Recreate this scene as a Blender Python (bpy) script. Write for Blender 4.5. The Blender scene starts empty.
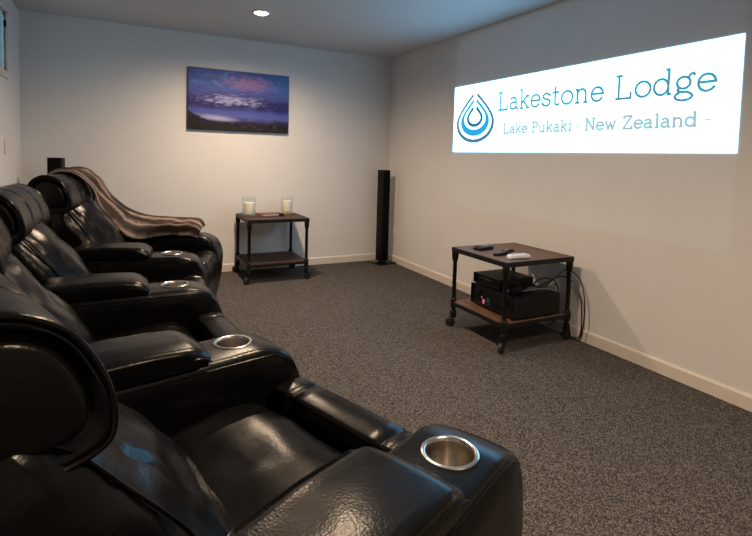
import bpy, bmesh, math, random
from math import sin, cos, pi, radians, hypot, atan2, sqrt
from mathutils import Vector, Matrix, noise
random.seed(7)
sc = bpy.context.scene
COL = sc.collection

# ------------------------------------------------------------------ materials
def new_mat(name):
    m = bpy.data.materials.new(name); m.use_nodes = True
    nt = m.node_tree
    return m, nt, nt.nodes, nt.links, nt.nodes['Principled BSDF']

def simple(name, col, rough=.5, metal=0., spec=.5, noise_amt=.0, noise_scale=20., bump=0., bump_scale=200., coat=0., sheen=0.):
    m, nt, N, L, b = new_mat(name)
    b.inputs['Base Color'].default_value = (*col, 1)
    b.inputs['Roughness'].default_value = rough
    b.inputs['Metallic'].default_value = metal
    b.inputs['Specular IOR Level'].default_value = spec
    b.inputs['Coat Weight'].default_value = coat
    b.inputs['Sheen Weight'].default_value = sheen
    tc = N.new('ShaderNodeTexCoord')
    if noise_amt:
        n = N.new('ShaderNodeTexNoise'); n.inputs['Scale'].default_value = noise_scale; n.inputs['Detail'].default_value = 4
        L.new(tc.outputs['Object'], n.inputs['Vector'])
        r = N.new('ShaderNodeValToRGB')
        a = [max(0, c*(1-noise_amt)) for c in col]; d = [min(1, c*(1+noise_amt)) for c in col]
        r.color_ramp.elements[0].position = .3; r.color_ramp.elements[1].position = .7
        r.color_ramp.elements[0].color = (*a, 1); r.color_ramp.elements[1].color = (*d, 1)
        L.new(n.outputs['Fac'], r.inputs['Fac']); L.new(r.outputs['Color'], b.inputs['Base Color'])
    if bump:
        n2 = N.new('ShaderNodeTexNoise'); n2.inputs['Scale'].default_value = bump_scale; n2.inputs['Detail'].default_value = 3
        L.new(tc.outputs['Object'], n2.inputs['Vector'])
        bp = N.new('ShaderNodeBump'); bp.inputs['Strength'].default_value = bump; bp.inputs['Distance'].default_value = .002
        L.new(n2.outputs['Fac'], bp.inputs['Height']); L.new(bp.outputs['Normal'], b.inputs['Normal'])
    return m

def mat_leather():
    m, nt, N, L, b = new_mat('black_leather')
    b.inputs['Base Color'].default_value = (.0030, .0028, .0028, 1)
    b.inputs['Specular IOR Level'].default_value = .18
    tc = N.new('ShaderNodeTexCoord')
    v = N.new('ShaderNodeTexVoronoi'); v.inputs['Scale'].default_value = 170
    n = N.new('ShaderNodeTexNoise'); n.inputs['Scale'].default_value = 11; n.inputs['Detail'].default_value = 1.5
    L.new(tc.outputs['Object'], v.inputs['Vector']); L.new(tc.outputs['Object'], n.inputs['Vector'])
    b1 = N.new('ShaderNodeBump'); b1.inputs['Strength'].default_value = .24; b1.inputs['Distance'].default_value = .001
    b2 = N.new('ShaderNodeBump'); b2.inputs['Strength'].default_value = .2; b2.inputs['Distance'].default_value = .008
    L.new(v.outputs['Distance'], b1.inputs['Height']); L.new(n.outputs['Fac'], b2.inputs['Height'])
    L.new(b2.outputs['Normal'], b1.inputs['Normal']); L.new(b1.outputs['Normal'], b.inputs['Normal'])
    mr = N.new('ShaderNodeMapRange'); mr.inputs['To Min'].default_value = .21; mr.inputs['To Max'].default_value = .32
    L.new(n.outputs['Fac'], mr.inputs['Value']); L.new(mr.outputs['Result'], b.inputs['Roughness'])
    return m

def mat_carpet():
    m, nt, N, L, b = new_mat('carpet')
    tc = N.new('ShaderNodeTexCoord')
    v = N.new('ShaderNodeTexVoronoi'); v.inputs['Scale'].default_value = 230
    n = N.new('ShaderNodeTexNoise'); n.inputs['Scale'].default_value = 110; n.inputs['Detail'].default_value = 6
    L.new(tc.outputs['Object'], v.inputs['Vector']); L.new(tc.outputs['Object'], n.inputs['Vector'])
    sep = N.new('ShaderNodeSeparateColor'); L.new(v.outputs['Color'], sep.inputs['Color'])
    mx = N.new('ShaderNodeMix'); mx.data_type = 'FLOAT'; mx.inputs[0].default_value = .3
    L.new(sep.outputs['Red'], mx.inputs[2]); L.new(n.outputs['Fac'], mx.inputs[3])
    r = N.new('ShaderNodeValToRGB'); e = r.color_ramp.elements
    e[0].position = .15; e[0].color = (.018, .016, .0155, 1)
    e[1].position = .85; e[1].color = (.19, .171, .160, 1)
    k = r.color_ramp.elements.new(.5); k.color = (.064, .0565, .0525, 1)
    L.new(mx.outputs[0], r.inputs['Fac']); L.new(r.outputs['Color'], b.inputs['Base Color'])
    b.inputs['Roughness'].default_value = 1; b.inputs['Specular IOR Level'].default_value = .1
    bp = N.new('ShaderNodeBump'); bp.inputs['Strength'].default_value = .7; bp.inputs['Distance'].default_value = .006
    L.new(mx.outputs[0], bp.inputs['Height']); L.new(bp.outputs['Normal'], b.inputs['Normal'])
    return m

def mat_wood(name, c1, c2, axis='X', planks=.1):
    m, nt, N, L, b = new_mat(name)
    tc = N.new('ShaderNodeTexCoord'); mp = N.new('ShaderNodeMapping')
    mp.inputs['Scale'].default_value = (2, 26, 26) if axis == 'X' else (26, 2, 26)
    L.new(tc.outputs['Object'], mp.inputs['Vector'])
    n = N.new('ShaderNodeTexNoise'); n.inputs['Scale'].default_value = 2.2; n.inputs['Detail'].default_value = 6
    L.new(mp.outputs['Vector'], n.inputs['Vector'])
    w = N.new('ShaderNodeTexWave'); w.wave_type = 'BANDS'; w.bands_direction = 'Y' if axis == 'X' else 'X'
    w.inputs['Scale'].default_value = .5/planks*.63; w.wave_profile = 'SAW'
    L.new(tc.outputs['Object'], w.inputs['Vector'])
    r = N.new('ShaderNodeValToRGB'); e = r.color_ramp.elements
    e[0].position = .3; e[0].color = (*c1, 1); e[1].position = .72; e[1].color = (*c2, 1)
    L.new(n.outputs['Fac'], r.inputs['Fac'])
    r2 = N.new('ShaderNodeValToRGB'); e = r2.color_ramp.elements
    e[0].position = 0; e[0].color = (.15, .15, .15, 1); e[1].position = .05; e[1].color = (1, 1, 1, 1)
    L.new(w.outputs['Fac'], r2.inputs['Fac'])
    mm = N.new('ShaderNodeMix'); mm.data_type = 'RGBA'; mm.blend_type = 'MULTIPLY'; mm.inputs[0].default_value = 1
    L.new(r.outputs['Color'], mm.inputs[6]); L.new(r2.outputs['Color'], mm.inputs[7])
    L.new(mm.outputs[2], b.inputs['Base Color'])
    b.inputs['Roughness'].default_value = .5; b.inputs['Specular IOR Level'].default_value = .25
    return m

def mat_emit(name, col, strength):
    m = bpy.data.materials.new(name); m.use_nodes = True
    nt = m.node_tree; nt.nodes.clear()
    o = nt.nodes.new('ShaderNodeOutputMaterial'); e = nt.nodes.new('ShaderNodeEmission')
    e.inputs['Color'].default_value = (*col, 1); e.inputs['Strength'].default_value = strength
    nt.links.new(e.outputs[0], o.inputs[0])
    return m

def mat_glass(name):
    """thin clear glass: mirror by Fresnel over plain transparency"""
    m = bpy.data.materials.new(name); m.use_nodes = True
    nt = m.node_tree; N, L = nt.nodes, nt.links; N.clear()
    o = N.new('ShaderNodeOutputMaterial'); mx = N.new('ShaderNodeMixShader'); lw = N.new('ShaderNodeLayerWeight'); lw.inputs['Blend'].default_value = .5
    pw = N.new('ShaderNodeMath'); pw.operation = 'POWER'; pw.inputs[1].default_value = 4.5; fr = N.new('ShaderNodeMath'); fr.operation = 'MULTIPLY_ADD'; fr.inputs[1].default_value = .75; fr.inputs[2].default_value = .03
    L.new(lw.outputs['Facing'], pw.inputs[0]); L.new(pw.outputs[0], fr.inputs[0])
    t = N.new('ShaderNodeBsdfTransparent'); t.inputs['Color'].default_value = (.97, .985, .98, 1)
    g = N.new('ShaderNodeBsdfGlossy'); g.inputs['Roughness'].default_value = .02
    L.new(fr.outputs[0], mx.inputs[0]); L.new(t.outputs[0], mx.inputs[1]); L.new(g.outputs[0], mx.inputs[2]); L.new(mx.outputs[0], o.inputs[0])
    return m

def mat_throw():
    """brown plush with fold highlights and shade painted as lengthwise streaks"""
    m, nt, N, L, b = new_mat('brown_plush')
    uv = N.new('ShaderNodeUVMap'); uv.uv_map = 'UVMap'
    sp = N.new('ShaderNodeSeparateXYZ'); L.new(uv.outputs[0], sp.inputs[0])
    tc = N.new('ShaderNodeTexCoord'); n = N.new('ShaderNodeTexNoise'); n.inputs['Scale'].default_value = 9; n.inputs['Detail'].default_value = 5
    L.new(tc.outputs['Object'], n.inputs['Vector'])
    a = N.new('ShaderNodeMath'); a.operation = 'MULTIPLY_ADD'; a.inputs[1].default_value = .22
    L.new(n.outputs['Fac'], a.inputs[0]); L.new(sp.outputs['X'], a.inputs[2])
    k = N.new('ShaderNodeMath'); k.operation = 'MULTIPLY'; k.inputs[1].default_value = 4.6; L.new(a.outputs[0], k.inputs[0])
    fr = N.new('ShaderNodeMath'); fr.operation = 'FRACT'; L.new(k.outputs[0], fr.inputs[0])
    r = N.new('ShaderNodeValToRGB'); e = r.color_ramp.elements
    e[0].position = 0; e[0].color = (.012, .007, .005, 1); e[1].position = 1; e[1].color = (.012, .007, .005, 1)
    for p, c in ((.28, (.018, .011, .008)), (.42, (.13, .085, .062)), (.55, (.30, .22, .18)), (.68, (.12, .075, .055)), (.85, (.016, .01, .007))):  # pale bands paint the lit fold ridges, dark bands the shade between
        q = r.color_ramp.elements.new(p); q.color = (*c, 1)
    L.new(fr.outputs[0], r.inputs['Fac']); L.new(r.outputs['Color'], b.inputs['Base Color'])
    b.inputs['Roughness'].default_value = .6; b.inputs['Specular IOR Level'].default_value = .2
    b.inputs['Sheen Weight'].default_value = .1; b.inputs['Sheen Tint'].default_value = (.6, .4, .3, 1)
    n2 = N.new('ShaderNodeTexNoise'); n2.inputs['Scale'].default_value = 150; L.new(tc.outputs['Object'], n2.inputs['Vector'])
    bp = N.new('ShaderNodeBump'); bp.inputs['Strength'].default_value = .3; bp.inputs['Distance'].default_value = .003
    L.new(n2.outputs['Fac'], bp.inputs['Height']); L.new(bp.outputs['Normal'], b.inputs['Normal'])
    return m

def mat_painting():
    """brushed lake landscape: blue-violet sky with a pink cloud, pale snowy range, lake, dark shore"""
    m, nt, N, L, b = new_mat('oil_painting')
    tc = N.new('ShaderNodeTexCoord'); sp = N.new('ShaderNodeSeparateXYZ')
    L.new(tc.outputs['Generated'], sp.inputs[0])
    def math_(op, a, c=None):
        k = N.new('ShaderNodeMath'); k.operation = op
        for i, x in enumerate((a, c)):
            if x is None: continue
            if isinstance(x, (int, float)): k.inputs[i].default_value = x
            else: L.new(x, k.inputs[i])
        return k.outputs[0]
    def noise_(scale, sx, sz, detail=6, off=0.):
        mp = N.new('ShaderNodeMapping'); mp.inputs['Scale'].default_value = (sx, 1, sz); mp.inputs['Location'].default_value = (off, off, off)
        L.new(tc.outputs['Generated'], mp.inputs['Vector'])
        n = N.new('ShaderNodeTexNoise'); n.inputs['Scale'].default_value = scale; n.inputs['Detail'].default_value = detail
        L.new(mp.outputs['Vector'], n.inputs['Vector']); return n.outputs['Fac']
    def mix(f, a, c):
        k = N.new('ShaderNodeMix'); k.data_type = 'RGBA'
        L.new(f, k.inputs[0])
        for i, x in ((6, a), (7, c)):
            if isinstance(x, tuple): k.inputs[i].default_value = (*x, 1)
            else: L.new(x, k.inputs[i])
        return k.outputs[2]
    def smooth(x, lo, hi):
        k = N.new('ShaderNodeMapRange'); k.interpolation_type = 'SMOOTHSTEP'
        L.new(x, k.inputs['Value']); k.inputs['From Min'].default_value = lo; k.inputs['From Max'].default_value = hi
        return k.outputs['Result']
    X, Z = sp.outputs['X'], sp.outputs['Z']
    n1 = noise_(3, 2, 5); n2 = noise_(5, 2, 3, off=3.); n3 = noise_(9, 2, 4, off=7.)
    zz = math_('ADD', Z, math_('MULTIPLY', math_('SUBTRACT', n1, .5), .22))
    r = N.new('ShaderNodeValToRGB'); e = r.color_ramp.elements
    e[0].position = .0; e[0].color = (.012, .010, .025, 1); e[1].position = 1.; e[1].color = (.05, .115, .40, 1)
    for p, c in ((.16, (.03, .025, .09)), (.24, (.13, .16, .50)), (.33, (.075, .10, .42)), (.40, (.028, .028, .16)), (.50, (.035, .032, .20)), (.62, (.095, .11, .42)), (.74, (.085, .17, .55))):
        k = r.color_ramp.elements.new(p); k.color = (*c, 1)
    L.new(zz, r.inputs['Fac'])
    c = r.outputs['Color']
    c = mix(math_('MULTIPLY', smooth(n2, .5, .72), smooth(Z, .5, .8)), c, (.15, .27, .68))
    # pink cloud
    dx = math_('MULTIPLY', math_('SUBTRACT', X, .6), 3.2); dz = math_('MULTIPLY', math_('SUBTRACT', Z, .80), 7.)
    d = math_('SQRT', math_('ADD', math_('MULTIPLY', dx, dx), math_('MULTIPLY', dz, dz)))
    d = math_('ADD', d, math_('MULTIPLY', math_('SUBTRACT', n3, .5), 2.6))
    c = mix(math_('MULTIPLY', math_('SUBTRACT', 1., smooth(d, .25, 1.1)), .55), c, (.62, .27, .45))
    # teal upper right
    c = mix(math_('MULTIPLY', smooth(X, .6, 1.05), math_('MULTIPLY', smooth(Z, .45, .9), .6)), c, (.06, .24, .60))
    # snowy range
    dz = math_('MULTIPLY', math_('SUBTRACT', Z, math_('ADD', .50, math_('MULTIPLY', math_('SUBTRACT', n2, .5), .28))), 11.)
    dx = math_('MULTIPLY', math_('SUBTRACT', X, .42), 2.9)
    d = math_('SQRT', math_('ADD', math_('MULTIPLY', dx, dx), math_('MULTIPLY', dz, dz)))
    d = math_('ADD', d, math_('MULTIPLY', math_('SUBTRACT', n3, .5), 2.8))
    c = mix(math_('MULTIPLY', math_('SUBTRACT', 1., smooth(d, .1, 1.15)), .75), c, (.60, .62, .95))
    # pale water on the left
    dx = math_('MULTIPLY', math_('SUBTRACT', X, .27), 4.); dz = math_('MULTIPLY', math_('SUBTRACT', Z, math_('SUBTRACT', .23, math_('MULTIPLY', X, .12))), 16.)
    d = math_('SQRT', math_('ADD', math_('MULTIPLY', dx, dx), math_('MULTIPLY', dz, dz)))
    c = mix(math_('MULTIPLY', math_('SUBTRACT', 1., smooth(d, .1, 1.1)), .8), c, (.62, .62, .95))
    # dark shore with ochre grass
    sh = math_('ADD', .13, math_('MULTIPLY', math_('SUBTRACT', n2, .5), .10))
    sh = math_('ADD', sh, math_('MULTIPLY', math_('MAXIMUM', math_('SUBTRACT', .2, X), 0.), .8))
    f = math_('SUBTRACT', 1., smooth(math_('SUBTRACT', Z, sh), -.015, .02))
    g = mix(math_('MULTIPLY', smooth(n3, .5, .72), smooth(X, .25, .6)), (.012, .009, .012), (.17, .085, .03))
    c = mix(f, c, g)
    dk = N.new('ShaderNodeMix'); dk.data_type = 'RGBA'; dk.blend_type = 'MULTIPLY'; dk.inputs[0].default_value = 1; dk.inputs[7].default_value = (.62, .62, .68, 1)
    L.new(c, dk.inputs[6]); L.new(dk.outputs[2], b.inputs['Base Color']); b.inputs['Roughness'].default_value = .5; b.inputs['Specular IOR Level'].default_value = .25
    bp = N.new('ShaderNodeBump'); bp.inputs['Strength'].default_value = .3; bp.inputs['Distance'].default_value = .004
    L.new(n3, bp.inputs['Height']); L.new(bp.outputs['Normal'], b.inputs['Normal'])
    return m

M = dict(
    leather=mat_leather(),
    carpet=mat_carpet(),
    wall=simple('wall_paint', (.665, .655, .645), .85, spec=.2, noise_amt=.015, noise_scale=3, bump=.05, bump_scale=150),
    ceiling=simple('ceiling_paint', (.55, .55, .55), .9, spec=.2, noise_amt=.01, noise_scale=3),
    trim=simple('trim_gloss_paint', (.66, .61, .55), .35, noise_amt=.02, noise_scale=8),
    white=simple('white_plastic', (.7, .7, .7), .35),
    frame=simple('window_aluminium', (.72, .74, .75), .35, noise_amt=.02, noise_scale=10),
    iron=simple('blackened_iron', (.006, .0055, .005), .5, spec=.25, noise_amt=.3, noise_scale=30, bump=.15, bump_scale=120),
    wheel=simple('caster_rubber', (.012, .012, .012), .55),
    wood=mat_wood('red_brown_planks', (.018, .009, .006), (.060, .030, .020), 'X', .11),
    wood2=mat_wood('oak_brown_planks', (.07, .036, .021), (.19, .10, .060), 'Y', .11),
    steel=simple('brushed_steel', (.60, .55, .50), .22, metal=1.),
    black=simple('black_plastic', (.0035, .0035, .004), .5, spec=.22, noise_amt=.1, noise_scale=20),
    matte=simple('black_fabric_grille', (.004, .004, .004), .9, spec=.1),
    panel=simple('gloss_black_panel', (.004, .004, .005), .15, spec=.3),
    grey=simple('grey_plastic', (.10, .11, .12), .35),
    silver=simple('silver_plastic', (.5, .5, .52), .3, metal=.7),
    throw=mat_throw(),
    glass=mat_glass('clear_glass'),
    wax=simple('cream_wax', (.85, .79, .66), .5, noise_amt=.02, noise_scale=20),
    wick=simple('candle_wick', (.5, .46, .4), .8),
    red=simple('dark_red_cover', (.16, .02, .02), .3),
    paper=simple('pale_pages', (.6, .52, .48), .7),
    coaster=simple('tan_coaster', (.40, .22, .12), .6, noise_amt=.15, noise_scale=60),
    canvas=simple('dark_canvas_edge', (.02, .02, .04), .7, noise_amt=.3, noise_scale=15),
    painting=mat_painting(),
    cable=simple('cable_rubber', (.012, .012, .013), .45),
    gcable=simple('grey_cable', (.16, .16, .17), .45),
    led_pink=mat_emit('led_pink', (1., .22, .32), .55),
    led_teal=mat_emit('led_teal', (.12, .55, .5), .14),
    led_white=mat_emit('led_white', (.8, .9, 1.), .7),
    lamp=mat_emit('downlight_lens', (1., .86, .66), 14.),
    screen=mat_emit('projected_white', (.26, .64, 1.), 5.6),
    t_blue=mat_emit('projected_text_blue', (.095, .29, .40), 1.),
    t_grey=mat_emit('projected_text_pale', (.40, .54, .59), 1.),
    l_dark=mat_emit('projected_logo_slate', (.11, .20, .33), 1.),
    l_cyan=mat_emit('projected_logo_cyan', (.035, .40, .78), 1.),
    l_navy=mat_emit('projected_logo_navy', (.05, .14, .25), 1.),
)
M['wood2'].name = 'oak_brown_planks'

# ------------------------------------------------------------------ mesh helpers
def shade(me, ang=50):
    for p in me.polygons: p.use_smooth = True
    try: me.set_sharp_from_angle(angle=radians(ang))
    except Exception: pass

def obj(name, bm, mat, parent=None, smooth=True, ang=50, mtx=None):
    if mtx is not None: bmesh.ops.transform(bm, matrix=mtx, verts=bm.verts)
    bmesh.ops.recalc_face_normals(bm, faces=bm.faces)
    me = bpy.data.meshes.new(name); bm.to_mesh(me); bm.free()
    if isinstance(mat, (list, tuple)):
        for k in mat: me.materials.append(k)
    else: me.materials.append(mat)
    if smooth: shade(me, ang)
    o = bpy.data.objects.new(name, me); COL.objects.link(o)
    if parent is not None: o.parent = parent
    return o

def tag(o, label=None, cat=None, group=None, kind=None):
    if label: o['label'] = label
    if cat: o['category'] = cat
    if group: o['group'] = group
    if kind: o['kind'] = kind
    return o

def thing(name, label, cat, loc=(0, 0, 0), rz=0., group=None):
    o = bpy.data.objects.new(name, None); COL.objects.link(o)
    o.empty_display_size = .1
    o.location = loc; o.rotation_euler = (0, 0, rz)
    return tag(o, label, cat, group)

def copy_thing(root, loc, label=None):
    r = root.copy(); COL.objects.link(r); r.location = loc
    if label: r['label'] = label
    for ch in list(root.children):
        c = ch.copy(); COL.objects.link(c); c.parent = r
        for g in list(ch.children):
            d = g.copy(); COL.objects.link(d); d.parent = c
    return r

def BM(): return bmesh.new()

def add_box(bm, x0, x1, y0, y1, z0, z1, bev=0., seg=3, mat=0):
    r = bmesh.ops.create_cube(bm, size=1)
    vs = r['verts']
    for v in vs:
        v.co = Vector(((x0+x1)/2+v.co.x*(x1-x0), (y0+y1)/2+v.co.y*(y1-y0), (z0+z1)/2+v.co.z*(z1-z0)))
    es = list({e for v in vs for e in v.link_edges})
    fs = list({f for v in vs for f in v.link_faces})
    for f in fs: f.material_index = mat
    if bev: bmesh.ops.bevel(bm, geom=es, offset=bev, segments=seg, profile=.5, affect='EDGES')
    return bm

def add_lathe(bm, prof, n=32, c=(0, 0, 0), closed=False):
    rings = []
    for r, z in prof:
        if r < 1e-6: rings.append([bm.verts.new((c[0], c[1], c[2]+z))])
        else: rings.append([bm.verts.new((c[0]+r*cos(2*pi*k/n), c[1]+r*sin(2*pi*k/n), c[2]+z)) for k in range(n)])
    pairs = list(zip(rings, rings[1:]))
    if closed: pairs.append((rings[-1], rings[0]))
    for a, b in pairs:
        for k in range(n):
            q = (k+1) % n
            if len(a) == 1 and len(b) == 1: continue
            if len(a) == 1: bm.faces.new((a[0], b[k], b[q]))
            elif len(b) == 1: bm.faces.new((a[k], b[0], a[q]))
            else: bm.faces.new((a[k], b[k], b[q], a[q]))
    return bm

def add_tube(bm, pts, r, n=8, cap=True):
    pts = [Vector(p) for p in pts]
    rings = []; up = None
    for i, p in enumerate(pts):
        t = (pts[min(i+1, len(pts)-1)]-pts[max(i-1, 0)]).normalized()
        if up is None:
            up = Vector((0, 0, 1)) if abs(t.z) < .9 else Vector((1, 0, 0))
        u = (up - t*up.dot(t)).normalized(); w = t.cross(u); up = u
        rings.append([bm.verts.new(p+(u*cos(2*pi*k/n)+w*sin(2*pi*k/n))*r) for k in range(n)])
    for a, b in zip(rings, rings[1:]):
        for k in range(n): bm.faces.new((a[k], a[(k+1) % n], b[(k+1) % n], b[k]))
    if cap: bm.faces.new(rings[0]); bm.faces.new(rings[-1])
    return bm

def spline(pts, closed=True, sub=6):
    """Catmull-Rom through pts (any dimension)"""
    n = len(pts); out = []
    rng = range(n) if closed else range(n-1)
    g = (lambda i: pts[i % n]) if closed else (lambda i: pts[max(0, min(n-1, i))])
    for i in rng:
        p0, p1, p2, p3 = g(i-1), g(i), g(i+1), g(i+2)
        for s in range(sub):
            t = s/sub
            out.append(tuple(.5*((2*b)+(-a+c)*t+(2*a-5*b+4*c-d)*t*t+(-a+3*b-3*c+d)*t**3) for a, b, c, d in zip(p0, p1, p2, p3)))
    if not closed: out.append(tuple(pts[-1]))
    return out

def fillet(pts, rad, seg=6):
    out = []; n = len(pts)
    for i in range(n):
        p = Vector(pts[i]); a = Vector(pts[i-1])-p; b = Vector(pts[(i+1) % n])-p
        r = rad[i] if isinstance(rad, (list, tuple)) else rad
        r = min(r, a.length*.49, b.length*.49)
        if r < 1e-4: out.append(tuple(p)); continue
        A = p+a.normalized()*r; B = p+b.normalized()*r
        for k in range(seg+1):
            t = k/seg
            q = A*(1-t)**2+p*2*t*(1-t)+B*t*t
            out.append((q.x, q.y))
    return out

def resample(pts, d):
    out = []
    n = len(pts)
    for i in range(n):
        a = Vector(pts[i]); b = Vector(pts[(i+1) % n]); k = max(1, int((b-a).length/d))
        for s in range(k): q = a.lerp(b, s/k); out.append((q.x, q.y))
    return out

def inset(prof, d):
    """move a closed (x,z) outline inward by d"""
    n = len(prof); area = sum(prof[i][0]*prof[(i+1) % n][1]-prof[(i+1) % n][0]*prof[i][1] for i in range(n))
    sg = 1 if area > 0 else -1
    out = []
    for i in range(n):
        a = prof[i-1]; b = prof[(i+1) % n]
        tx, tz = b[0]-a[0], b[1]-a[1]; l = hypot(tx, tz) or 1
        out.append((prof[i][0]-tz/l*sg*d, prof[i][1]+tx/l*sg*d))
    return out

def shrink(prof, d):
    cx = sum(p[0] for p in prof)/len(prof); cz = sum(p[1] for p in prof)/len(prof)
    k = 1-d/.115
    return [(cx+(x-cx)*k, cz+(z-cz)*k) for x, z in prof]

def loft(prof, slices, disp=0., dscale=7., seed=0., offx=None):
    """slices: (y, inset). Skin the (x,z) outline over y."""
    bm = BM(); rings = []
    for y, d in slices:
        ring = (inset if d < .013 else shrink)(prof, d) if abs(d) > 1e-7 else prof
        ox = offx(y) if offx else 0.
        rings.append([bm.verts.new((x+ox, y, z)) for x, z in ring])
    n = len(prof)
    for a, b in zip(rings, rings[1:]):
        for k in range(n): bm.faces.new((a[k], a[(k+1) % n], b[(k+1) % n], b[k]))
    bm.faces.new(rings[0]); bm.faces.new(rings[-1])
    if disp:
        bmesh.ops.recalc_face_normals(bm, faces=bm.faces); bm.normal_update()
        for v in bm.verts:
            p = v.co*dscale+Vector((seed, seed*1.7, -seed))
            k = noise.noise(p)+.5*noise.noise(p*2.3)
            v.co += v.normal*k*disp
    return bm

def puff_slices(hw, r, n=6, mid=10, groove=(), gd=.005, gw=.006, bulge=0.):
    ys = []
    for k in range(n+1):
        a = pi/2*k/n; ys.append((-hw+r*(1-cos(a)), r*(1-sin(a))))
    inner = [(-hw+r)+(2*(hw-r))*k/mid for k in range(1, mid)]
    pts = [(y, -bulge*(1-(y/(hw-r))**2)) for y in inner if all(abs(y-g) > gw*1.6 for g in groove)]
    for g in groove:
        bb = -bulge*(1-(g/(hw-r))**2)
        pts += [(g-gw, bb), (g-gw*.3, bb+gd), (g+gw*.3, bb+gd), (g+gw, bb)]
    pts.sort()
    return ys+pts+[(-y, d) for y, d in reversed(ys)]

# ------------------------------------------------------------------ room
XR, YB, ZC, XL, YF = 3.037, 5.599, 2.577, -.863, -1.7
def slab(name, b, mat, bev=0., kind='structure', parent=None):
    bm = BM(); add_box(bm, *b, bev=bev)
    o = obj(name, bm, mat, parent, smooth=False)
    if parent is None: tag(o, kind=kind)
    return o
slab('floor', (XL-.12, XR+.12, YF-.12, YB+.12, -.1, 0), M['carpet'])
slab('ceiling', (XL-.12, XR+.12, YF-.12, YB+.12, ZC, ZC+.1), M['ceiling'])
slab('wall_back', (XL, XR, YB, YB+.12, 0, ZC), M['wall'])
slab('wall_right', (XR, XR+.12, YF, YB+.12, 0, ZC), M['wall'])
slab('wall_front', (XL, XR, YF-.12, YF, 0, ZC), M['wall'])
WY0, WY1, WZ0, WZ1 = 3.85, 4.995, 1.93, 2.41
bm = BM()
add_box(bm, XL-.12, XL, YF, WY0, 0, ZC); add_box(bm, XL-.12, XL, WY1, YB+.12, 0, ZC)
add_box(bm, XL-.12, XL, WY0, WY1, 0, WZ0); add_box(bm, XL-.12, XL, WY0, WY1, WZ1, ZC)
tag(obj('wall_left', bm, M['wall'], smooth=False), kind='structure')
# window high on the left wall
w = tag(thing('window_1', None, None), kind='structure')
bm = BM(); t = .055
for b in ((XL-.03, XL+.018, WY0-t, WY1+t, WZ0-t, WZ0), (XL-.03, XL+.018, WY0-t, WY1+t, WZ1, WZ1+t), (XL-.03, XL+.018, WY0-t, WY0, WZ0, WZ1), (XL-.03, XL+.018, WY1, WY1+t, WZ0, WZ1)):
    add_box(bm, *b, bev=.004)
obj('window_architrave', bm, M['trim'], w, smooth=False)
bm = BM(); t = .035
for b in ((XL-.05, XL-.006, WY0, WY1, WZ0, WZ0+t), (XL-.05, XL-.006, WY0, WY1, WZ1-t, WZ1), (XL-.05, XL-.006, WY0, WY0+t, WZ0, WZ1), (XL-.05, XL-.006, WY1-t, WY1, WZ0, WZ1), (XL-.045, XL-.010, (WY0+WY1)/2-.02, (WY0+WY1)/2+.02, WZ0, WZ1)):
    add_box(bm, *b, bev=.003)
fr = obj('window_frame', bm, M['frame'], w, smooth=False)
bm = BM(); add_box(bm, XL-.018, XL-.013, WY0+.02, WY1-.02, WZ0+.02, WZ1-.02)
obj('window_pane', bm, M['glass'], fr, smooth=False)
bm = BM(); add_box(bm, XL-.006, XL+.010, WY1-.028, WY1-.010, WZ1-.12, WZ1-.07, bev=.003)
obj('window_latch', bm, M['black'], fr)
# baseboards with a bevelled top
def base_prof(): return [(0, 0), (.016, 0), (.016, .074), (.010, .0846), (0, .0846)]
def baseboard(name, a, b, nrm):
    bm = BM(); a = Vector(a); b = Vector(b); nrm = Vector(nrm)
    r = [[bm.verts.new(p+nrm*x+Vector((0, 0, z))) for x, z in base_prof()] for p in (a, b)]
    for k in range(5): bm.faces.new((r[0][k], r[0][(k+1) % 5], r[1][(k+1) % 5], r[1][k]))
    bm.faces.new(r[0]); bm.faces.new(r[1])
    tag(obj(name, bm, M['trim'], smooth=False), kind='structure')
baseboard('baseboard_right', (XR, YF, 0), (XR, YB, 0), (-1, 0, 0))
baseboard('baseboard_back', (XL, YB, 0), (XR, YB, 0), (0, -1, 0))
baseboard('baseboard_left', (XL, YF, 0), (XL, YB, 0), (1, 0, 0))
baseboard('baseboard_front', (XL, YF, 0), (XR, YF, 0), (0, 1, 0))

# ------------------------------------------------------------------ downlights
DL = thing('downlight', 'round recessed ceiling downlight, lit warm white, on the ceiling in front of the picture', 'ceiling light', (1.08, 4.44, ZC))
bm = BM(); add_lathe(bm, [(.060, -.001), (.062, -.012), (.074, -.010), (.080, -.005), (.081, 0), (.060, 0)], 40, closed=True)
obj('trim_ring', bm, M['white'], DL)
bm = BM(); add_lathe(bm, [(0, -.028), (.022, -.027), (.042, -.021), (.055, -.012), (.060, -.003), (.060, -.0005), (0, -.0005)], 40)
obj('lens', bm, M['lamp'], DL)
spots = [(1.08, 4.44, 262), (1.08, 2.35, 190), (1.08, .1, 275)]
for i, (x, y, e) in enumerate(spots):
    if i: copy_thing(DL, (x, y, ZC), 'recessed ceiling downlight beyond the photo, above the %s' % ('middle of the room' if i == 1 else 'viewpoint'))
    l = bpy.data.lights.new('downlight_beam', 'SPOT'); l.energy = e; l.color = (1., .735, .50)
    l.spot_size = radians(166); l.spot_blend = .9; l.shadow_soft_size = .03
    o = bpy.data.objects.new('downlight_beam', l); COL.objects.link(o); o.location = (x, y, ZC-.034)

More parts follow.
